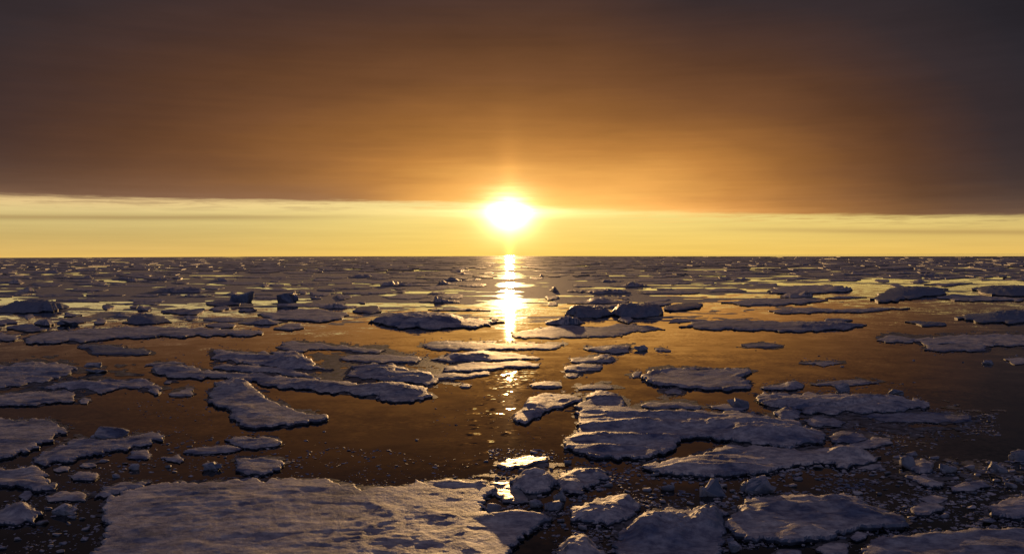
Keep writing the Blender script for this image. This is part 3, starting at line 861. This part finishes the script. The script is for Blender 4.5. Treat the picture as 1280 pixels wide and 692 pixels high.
def far_mass():
    """the pack towards the horizon, where floes run together"""
    V = []; F = []; M = []
    y = 320.15
    while y < 347:
        D = CAMH * FPX / (y - 319)
        hh = 0.12 + (y - 319) * 0.10
        x = -160.0 + rg.uniform(0, 40)
        while x < 1440:
            w = rg.uniform(10, 60) * (1.6 if y < 326 else 1)
            cov = 0.97 if y < 330 else 0.9
            if x > 840 and y > 331:
                cov *= 0.6
            if rg.random() < cov:
                P = far_poly(rg, x + w / 2, y + rg.uniform(-.3, .3) * hh, w, hh * rg.uniform(.7, 1.1))
                if min(p[1] for p in P) > 319.4 and mark(P, test=True) == 0 and (y < 324 or abs(x + w / 2 - 637) > w / 2 + 10):
                    h = rg.uniform(0.25, 0.6) * (1 + 0.08 * D / 500)
                    G = ground(P, h)
                    c = G.mean(0); b = len(V); n = len(P)
                    hc = h * rg.uniform(1.0, 1.8) if rg.random() < .12 else h
                    V.append((c[0], c[1], hc))
                    mid = c + (G - c) * 0.55
                    V.extend((p[0], p[1], hc * rg.uniform(.75, 1.1)) for p in mid)
                    V.extend((p[0], p[1], h * rg.uniform(.6, 1)) for p in G)
                    V.extend((p[0], p[1], -0.3) for p in G)
                    for i in range(n):
                        j = (i + 1) % n
                        F.append((b, b + 1 + i, b + 1 + j)); M.append(0)
                        F.append((b + 1 + i, b + 1 + n + i, b + 1 + n + j, b + 1 + j)); M.append(0)
                        F.append((b + 1 + n + i, b + 1 + 2 * n + i, b + 1 + 2 * n + j, b + 1 + n + j)); M.append(1)
            x += w * rg.uniform(0.75, 1.1)
        y += hh * 0.6
    # orientation
    bm = bmesh.new()
    me = bpy.data.meshes.new('pack_ice')
    c = np.array(V).mean(0); c[2] = 0
    me.from_pydata([tuple(np.array(v) - c) for v in V], [], F)
    me.materials.append(SNOW); me.materials.append(EDGE)
    me.polygons.foreach_set('material_index', np.array(M, np.int32))
    bm.from_mesh(me)
    bmesh.ops.recalc_face_normals(bm, faces=bm.faces[:])
    bm.to_mesh(me); bm.free()
    o = bpy.data.objects.new('pack_ice', me)
    o.location = c
    COL.objects.link(o)
    tag(o, 'far-off pack ice running together below the horizon', 'pack ice', kind='stuff')


far_mass()


def thin_ice(name, label, fields, cx, cy, z, mat):
    """a skin of slush on the water: contour of a noise field, clipped cell by cell"""
    V = []; F = []; key = {}

    def vid(px, py):
        k = (round(px, 3), round(py, 3))
        if k not in key:
            key[k] = len(V)
            g = ground([(px, py)], z)[0]
            V.append((g[0], g[1], z))
        return key[k]
    for (x0, x1, y0, y1, fn) in fields:
        xs = np.arange(x0, x1 + cx, cx); ys = np.arange(y0, y1 + cy, cy)
        X, Y = np.meshgrid(xs, ys)
        val = fn(X, Y)
        cell = np.maximum(np.maximum(val[:-1, :-1], val[:-1, 1:]), np.maximum(val[1:, :-1], val[1:, 1:])) > 0
        for j in range(len(ys) - 1):
            for i in np.nonzero(cell[j])[0]:
                c = [(xs[i], ys[j], val[j, i]), (xs[i + 1], ys[j], val[j, i + 1]), (xs[i + 1], ys[j + 1], val[j + 1, i + 1]), (xs[i], ys[j + 1], val[j + 1, i])]
                if max(p[2] for p in c) <= 0:
                    continue
                poly = []
                for a in range(4):
                    p, q = c[a], c[(a + 1) % 4]
                    if p[2] > 0:
                        poly.append(vid(p[0], p[1]))
                    if (p[2] > 0) != (q[2] > 0):
                        t = p[2] / (p[2] - q[2])
                        poly.append(vid(p[0] + (q[0] - p[0]) * t, p[1] + (q[1] - p[1]) * t))
                poly = [v for n, v in enumerate(poly) if v != poly[n - 1]]
                if len(poly) >= 3:
                    F.append(tuple(poly[::-1]))
    c = np.array(V).mean(0); c[2] = 0
    o = mesh_obj(name, np.array(V) - c, F, [mat], loc=c, smooth=False)
    tag(o, label, 'slush', kind='stuff')


def sm(x, lo, hi):
    t = np.clip((x - lo) / (hi - lo), 0, 1)
    return t * t * (3 - 2 * t)


def far_field(X, Y):
    u = (Y - 319.0)
    n = fbm(X / 48, np.log(np.maximum(u, .2)) * 20.0, 301, 4, 0.62)
    n2 = fbm(X / 160, np.log(np.maximum(u, .2)) * 26.0, 311, 3, 0.6)
    cover = 0.62 - 0.95 * sm(u, 26, 90)
    cover = cover - 0.45 * sm(X, 820, 980) * sm(u, 14, 36) - 0.8 * sm(X, 1000, 1100) * sm(u, 26, 40)
    cover = cover - 0.7 * sm(u, 78, 92)
    cover = cover - 0.7 * (1 - sm(np.abs(X - 637), 6, 24))
    return 0.6 * n + 0.5 * n2 + cover - 0.05


def blob(x0, y0, rx, ry, thr, seed):
    def fn(X, Y):
        d = ((X - x0) / rx) ** 2 + ((Y - y0) / ry) ** 2
        return 0.9 - d + thr + 0.8 * fbm(X / 22, Y / 4.5, seed, 4, 0.6)
    return (x0 - rx * 1.4, x0 + rx * 1.4, y0 - ry * 1.4, y0 + ry * 1.4, fn)


thin_ice('slush', 'grey slush and thin new ice filling the water between the floes',
         [(-150, 1430, 320.2, 410, far_field)], 4.0, 0.45, 0.012, NILAS)


BLOBS = [blob(470, 461, 160, 22, -0.35, 401), blob(1080, 525, 150, 28, -0.45, 402), blob(660, 598, 75, 28, -0.5, 403),
         blob(60, 472, 110, 26, -0.5, 404), blob(1190, 590, 130, 22, -0.75, 407)]


def near_field(X, Y):
    out = np.full(X.shape, -9.0)
    for (x0, x1, y0, y1, fn) in BLOBS:
        w = (X >= x0) & (X <= x1) & (Y >= y0) & (Y <= y1)
        out[w] = np.maximum(out[w], fn(X[w], Y[w]))
    rag = fbm(X / 16, Y / 4.0, 421, 4, 0.6)
    pat = fbm(X / 70, Y / 22.0, 431, 2, 0.5)
    for P in FRINGE:
        x0, y0 = P.min(0); x1, y1 = P.max(0)
        w = (X > x0 - 22) & (X < x1 + 22) & (Y > y0 - 7) & (Y < y1 + 7)
        if not w.any():
            continue
        q = outline(P, 6.0, 0.4, 3)
        xs, ys = X[w], Y[w]
        d = np.full(len(xs), 1e9)
        for s in range(0, len(xs), 6000):
            ax = (xs[s:s + 6000, None] - q[None, :, 0]) / 13.0
            ay = (ys[s:s + 6000, None] - q[None, :, 1]) / 4.2
            d[s:s + 6000] = np.sqrt((ax * ax + ay * ay).min(1))
        f = 0.22 - d + 0.55 * rag[w] + 0.55 * pat[w]
        # nothing needed deep under the floe itself
        f[inside(xs, ys, P) & (d > 0.9)] = -9
        f[inside(xs, ys, P) & (d <= 0.9)] = 0.6
        out[w] = np.maximum(out[w], f)
    out = out - 2.0 * np.exp(-((X - 636) / 42.0) ** 4 - ((Y - 500) / 62.0) ** 4)
    return out


thin_ice('slush', 'grey slush clinging round the nearer floes and in the rubble',
         [(-20, 1300, 413, 700, near_field)], 2.6, 0.8, 0.016, WET)

# ------------------------------------------------------------------ sea
S = 40000.0
tag(mesh_obj('sea', [(-S, -2000, 0), (S, -2000, 0), (S, S, 0), (-S, S, 0)], [(0, 1, 2, 3)], [WATER], smooth=False),
    'calm dark sea mirroring the sunset between the floes', 'sea', kind='structure')

# ------------------------------------------------------------------ light
sun = bpy.data.lights.new('sun', 'SUN')
sun.energy = 2.1
sun.angle = math.radians(0.53)
sun.color = (1.0, 0.58, 0.23)
suno = bpy.data.objects.new('sun', sun)
COL.objects.link(suno)
e, a = math.radians(SUN_EL), math.radians(SUN_AZ)
SD = Vector((math.sin(a) * math.cos(e), math.cos(a) * math.cos(e), math.sin(e)))
suno.rotation_euler = SD.to_track_quat('Z', 'Y').to_euler()

# ------------------------------------------------------------------ sky
world = bpy.data.worlds.new('World')
scene.world = world
world.use_nodes = True
nt = world.node_tree
nt.nodes.clear()
L = nt.links.new


def val(x):
    return x


def M(op, a, b=None, c=None, clamp=False):
    n = nt.nodes.new('ShaderNodeMath'); n.operation = op; n.use_clamp = clamp
    for i, v in enumerate((a, b, c)):
        if v is None: continue
        if isinstance(v, (int, float)): n.inputs[i].default_value = v
        else: L(v, n.inputs[i])
    return n.outputs[0]


def sstep(x, lo, hi):
    n = nt.nodes.new('ShaderNodeMapRange'); n.interpolation_type = 'SMOOTHSTEP'
    L(x, n.inputs['Value'])
    for k, v in (('From Min', lo), ('From Max', hi)):
        if isinstance(v, (int, float)): n.inputs[k].default_value = v
        else: L(v, n.inputs[k])
    return n.outputs[0]


def cramp(x, lo, hi, stops):
    t = M('DIVIDE', M('SUBTRACT', x, lo), hi - lo, clamp=True)
    r = ramp(nt, [((p - lo) / (hi - lo), c) for p, c in stops])
    L(t, r.inputs['Fac'])
    return r.outputs['Color']


def mixc(f, a, b):
    n = nt.nodes.new('ShaderNodeMix'); n.data_type = 'RGBA'
    if isinstance(f, (int, float)): n.inputs[0].default_value = f
    else: L(f, n.inputs[0])
    for i, v in ((6, a), (7, b)):
        if isinstance(v, tuple): n.inputs[i].default_value = (*v, 1)
        else: L(v, n.inputs[i])
    return n.outputs[2]


def VM(op, a, b=None, scale=None):
    n = nt.nodes.new('ShaderNodeVectorMath'); n.operation = op
    for i, v in enumerate((a, b)):
        if v is None: continue
        if isinstance(v, tuple): n.inputs[i].default_value = v
        else: L(v, n.inputs[i])
    if scale is not None:
        if isinstance(scale, (int, float)): n.inputs['Scale'].default_value = scale
        else: L(scale, n.inputs['Scale'])
    return n


tc = nt.nodes.new('ShaderNodeTexCoord')
dirn = VM('NORMALIZE', tc.outputs['Generated']).outputs[0]
sp = nt.nodes.new('ShaderNodeSeparateXYZ'); L(dirn, sp.inputs[0])
dx, dy, dz = sp.outputs
DEG = 180 / math.pi
el = M('MULTIPLY', M('ARCSINE', dz), DEG)
az = M('MULTIPLY', M('ARCTAN2', dx, dy), DEG)
azs = M('SUBTRACT', az, SUN_AZ)
els = M('SUBTRACT', el, SUN_EL)
dots = VM('DOT_PRODUCT', dirn, tuple(SD)).outputs['Value']
theta = M('MULTIPLY', M('ARCCOSINE', M('MINIMUM', dots, 1.0)), DEG)

# cloud-plane coordinates: streaks close up towards the horizon by themselves
den = M('ADD', M('MAXIMUM', dz, 0.0), 0.035)
cb = nt.nodes.new('ShaderNodeCombineXYZ')
L(M('DIVIDE', dx, den), cb.inputs[0]); L(M('DIVIDE', dy, den), cb.inputs[1])


def wnoise(scale, stretch, detail=5.0, rough=0.55, vec=None):
    mp = nt.nodes.new('ShaderNodeMapping'); mp.inputs['Scale'].default_value = stretch
    L(vec or cb.outputs[0], mp.inputs['Vector'])
    n = nt.nodes.new('ShaderNodeTexNoise'); n.inputs['Scale'].default_value = scale
    n.inputs['Detail'].default_value = detail; n.inputs['Roughness'].default_value = rough
    L(mp.outputs[0], n.inputs['Vector'])
    return n.outputs['Fac']


# streaks along the horizon in (azimuth, elevation)
ca = nt.nodes.new('ShaderNodeCombineXYZ')
L(az, ca.inputs[0]); L(el, ca.inputs[1])
streak = wnoise(1.0, (0.035, 1.1, 1), 5.0, 0.6, ca.outputs[0])
streakf = wnoise(1.0, (0.10, 3.2, 1), 4.0, 0.6, ca.outputs[0])
deckn = wnoise(0.55, (0.6, 1.0, 1), 5.0, 0.6)

# clear strip below the cloud
azn = M('DIVIDE', az, 30.0)
clearL = cramp(el, 0.0, 4.0, [(0, (0.80, 0.50, 0.13)), (0.5, (0.72, 0.47, 0.14)), (1.3, (0.62, 0.44, 0.15)), (2.2, (0.66, 0.51, 0.20)), (2.8, (0.76, 0.58, 0.25)), (3.3, (0.82, 0.58, 0.26)), (4.0, (0.82, 0.56, 0.25))])
clearC = cramp(el, 0.0, 4.0, [(0, (0.96, 0.62, 0.12)), (0.8, (0.97, 0.66, 0.15)), (2.5, (0.98, 0.74, 0.22)), (4.0, (1.0, 0.82, 0.36))])
cside = M('ADD', 14.0, M('MULTIPLY', sstep(az, -1.0, 1.0), 12.0))
fC = M('POWER', 2.718, M('MULTIPLY', -1.0, M('POWER', M('DIVIDE', azs, cside), 2.0)))
clear = mixc(fC, clearL, clearC)
# thin bars of cloud across the strip
barc = M('ADD', M('ADD', 2.62, M('MULTIPLY', az, 0.012)), M('MULTIPLY', M('SUBTRACT', streak, 0.5), 0.2))
bar = M('MULTIPLY', M('POWER', 2.718, M('MULTIPLY', -1.0, M('POWER', M('DIVIDE', M('SUBTRACT', el, barc), 0.16), 2.0))), sstep(az, -4.0, -20.0))
bar2 = M('MULTIPLY', M('POWER', 2.718, M('MULTIPLY', -1.0, M('POWER', M('DIVIDE', M('SUBTRACT', el, M('SUBTRACT', 1.9, M('MULTIPLY', az, 0.025))), 0.16), 2.0))), sstep(az, 8.0, 24.0))
clear = mixc(M('MULTIPLY', bar, 0.62), clear, (0.36, 0.22, 0.085))
clear = mixc(M('MULTIPLY', bar2, 0.5), clear, (0.42, 0.25, 0.09))

clear = VM('SCALE', clear, scale=M('ADD', 0.86, M('MULTIPLY', streakf, 0.24))).outputs[0]

# cloud deck
sidef = sstep(az, -2.0, 2.0)
azL = M('MULTIPLY', 13.0, M('POWER', M('DIVIDE', M('ABSOLUTE', azs), 30.0), 1.05))
azR = M('MULTIPLY', 16.5, M('POWER', M('DIVIDE', M('ABSOLUTE', azs), 30.0), 1.95))
azq = M('ADD', M('MULTIPLY', azL, M('SUBTRACT', 1.0, sidef)), M('MULTIPLY', azR, sidef))
q0 = M('MULTIPLY', M('MULTIPLY', M('MAXIMUM', M('SUBTRACT', els, 3.5), 0.0), 0.30), sstep(az, 3.0, 13.0))
q = M('SQRT', M('ADD', M('POWER', azq, 2.0), M('POWER', els, 2.0)))
q = M('ADD', q, q0)
q = M('ADD', q, M('MULTIPLY', M('SUBTRACT', deckn, 0.5), 3.0))
q = M('ADD', q, M('MULTIPLY', M('SUBTRACT', streakf, 0.5), 0.8))
deck = cramp(q, 0.0, 40.0, [(0, (1.0, 0.52, 0.12)), (2.2, (0.78, 0.36, 0.08)), (4.0, (0.48, 0.20, 0.045)), (6.0, (0.29, 0.118, 0.032)), (8.5, (0.17, 0.070, 0.027)),
                            (11.0, (0.104, 0.045, 0.023)), (13.5, (0.064, 0.033, 0.026)), (16.0, (0.038, 0.026, 0.028)), (20.0, (0.024, 0.020, 0.025)), (28.0, (0.008, 0.008, 0.012)), (40.0, (0.004, 0.005, 0.011))])
# grey underside along the edge, away from the sun
base = M('SUBTRACT', 3.42, M('MULTIPLY', 0.95, M('MINIMUM', M('MAXIMUM', azn, 0.0), 1.6)))
base = M('SUBTRACT', base, M('MULTIPLY', sstep(az, -5.0, 6.0), 0.45))
wisp = wnoise(1.0, (0.28, 4.5, 1), 5.0, 0.65, ca.outputs[0])
base = M('ADD', base, M('MULTIPLY', M('SUBTRACT', streak, 0.5), 0.30))
base = M('ADD', base, M('MULTIPLY', M('SUBTRACT', wisp, 0.5), 0.55))
up = M('SUBTRACT', el, base)
edgeg = M('MULTIPLY', M('POWER', 2.718, M('MULTIPLY', up, -0.9)), M('ADD', sstep(az, -4.0, -13.0), M('MULTIPLY', sstep(az, 20.0, 32.0), 0.6)))
deck = mixc(M('MULTIPLY', edgeg, 0.7), deck, (0.27, 0.150, 0.088))
lowglow = M('MULTIPLY', M('POWER', 2.718, M('MULTIPLY', M('MAXIMUM', up, 0.0), -0.75)), M('POWER', 2.718, M('MULTIPLY', -1.0, M('POWER', M('DIVIDE', M('SUBTRACT', az, 9.0), 15.0), 2.0))))
deck = VM('ADD', deck, VM('SCALE', (0.33, 0.165, 0.052), scale=M('MULTIPLY', lowglow, M('ADD', 0.5, streakf))).outputs[0]).outputs[0]
lump = wnoise(1.0, (0.11, 0.42, 1), 4.0, 0.55, ca.outputs[0])
mod = M('ADD', M('ADD', 0.84, M('MULTIPLY', M('SUBTRACT', lump, 0.5), 0.45)), M('MULTIPLY', M('ADD', M('MULTIPLY', streak, 0.55), M('MULTIPLY', deckn, 0.45)), 0.32))
deck = VM('SCALE', deck, scale=mod).outputs[0]
cloudm = sstep(up, -0.16, 0.20)
fray = M('MULTIPLY', M('MULTIPLY', sstep(up, -0.95, 0.05), sstep(wisp, 0.46, 0.64)), 0.55)
cloudm = M('MAXIMUM', cloudm, fray)
sky = mixc(cloudm, clear, deck)

# overhead and behind the ship the deck thins and lets the evening sky through
nish = nt.nodes.new('ShaderNodeTexSky')
nish.sky_type = 'NISHITA'
nish.sun_disc = False
nish.sun_elevation = math.radians(SUN_EL)
nish.sun_rotation = math.radians(SUN_AZ)
nish.altitude = 0
nish.air_density = 1.0; nish.dust_density = 1.5; nish.ozone_density = 1.5
zen = sstep(theta, 44.0, 90.0)
veil = mixc(sstep(deckn, 0.35, 0.7), (0.088, 0.066, 0.083), (0.128, 0.094, 0.110))
veil = mixc(sstep(dy, 0.25, -0.55), veil, (0.044, 0.048, 0.096))
sky = mixc(zen, sky, veil)

# sun and its lens bloom painted into the sky, a faint pillar above
rr = M('SQRT', M('ADD', M('POWER', M('MULTIPLY', azs, 0.85), 2.0), M('POWER', els, 2.0)))
cut = M('SUBTRACT', 1.0, M('MULTIPLY', cloudm, M('MULTIPLY', wisp, 1.1)))
g1 = M('MULTIPLY', M('MULTIPLY', 24.0, cut), M('POWER', 2.718, M('DIVIDE', rr, -0.44)))
flr = M('MULTIPLY', M('MULTIPLY', 1.3, M('POWER', 2.718, M('DIVIDE', M('ABSOLUTE', azs), -3.0))), M('POWER', 2.718, M('MULTIPLY', -1.0, M('POWER', M('DIVIDE', M('SUBTRACT', el, 2.72), 0.30), 2.0))))
g1 = M('ADD', g1, M('MULTIPLY', flr, M('ADD', 0.4, streakf)))
g2 = M('MULTIPLY', 0.62, M('POWER', 2.718, M('DIVIDE', theta, -1.25)))
g3 = M('MULTIPLY', 0.10, M('POWER', 2.718, M('DIVIDE', theta, -4.5)))
pw = M('ADD', 0.35, M('MULTIPLY', M('MAXIMUM', els, 0.0), 0.11))
pil = M('MULTIPLY', M('MULTIPLY', 0.55, M('POWER', 2.718, M('MULTIPLY', -1.0, M('POWER', M('DIVIDE', azs, pw), 2.0)))), M('POWER', 2.718, M('DIVIDE', M('MAXIMUM', els, 0.0), -1.9)))
gl = VM('SCALE', (1.0, 0.80, 0.42), scale=g1).outputs[0]
gl = VM('ADD', gl, VM('SCALE', (1.0, 0.62, 0.16), scale=g2).outputs[0]).outputs[0]
gl = VM('ADD', gl, VM('SCALE', (1.0, 0.45, 0.10), scale=M('ADD', g3, pil)).outputs[0]).outputs[0]
sky = VM('ADD', sky, gl).outputs[0]

bg1 = nt.nodes.new('ShaderNodeBackground'); bg1.inputs['Strength'].default_value = 1.0
L(sky, bg1.inputs['Color'])
bg2 = nt.nodes.new('ShaderNodeBackground'); bg2.inputs['Strength'].default_value = 0.05
L(VM('SCALE', nish.outputs[0], scale=M('MULTIPLY', zen, 0.5)).outputs[0], bg2.inputs['Color'])
add = nt.nodes.new('ShaderNodeAddShader')
L(bg1.outputs[0], add.inputs[0]); L(bg2.outputs[0], add.inputs[1])
wo = nt.nodes.new('ShaderNodeOutputWorld')
L(add.outputs[0], wo.inputs['Surface'])

# ------------------------------------------------------------------ picture
scene.render.engine = 'CYCLES'
scene.view_settings.view_transform = 'Standard'
scene.view_settings.look = 'None'
scene.view_settings.exposure = 0.0
scene.view_settings.gamma = 1.0
scene.cycles.use_denoising = True
scene.cycles.max_bounces = 6
scene.cycles.sample_clamp_indirect = 4.0
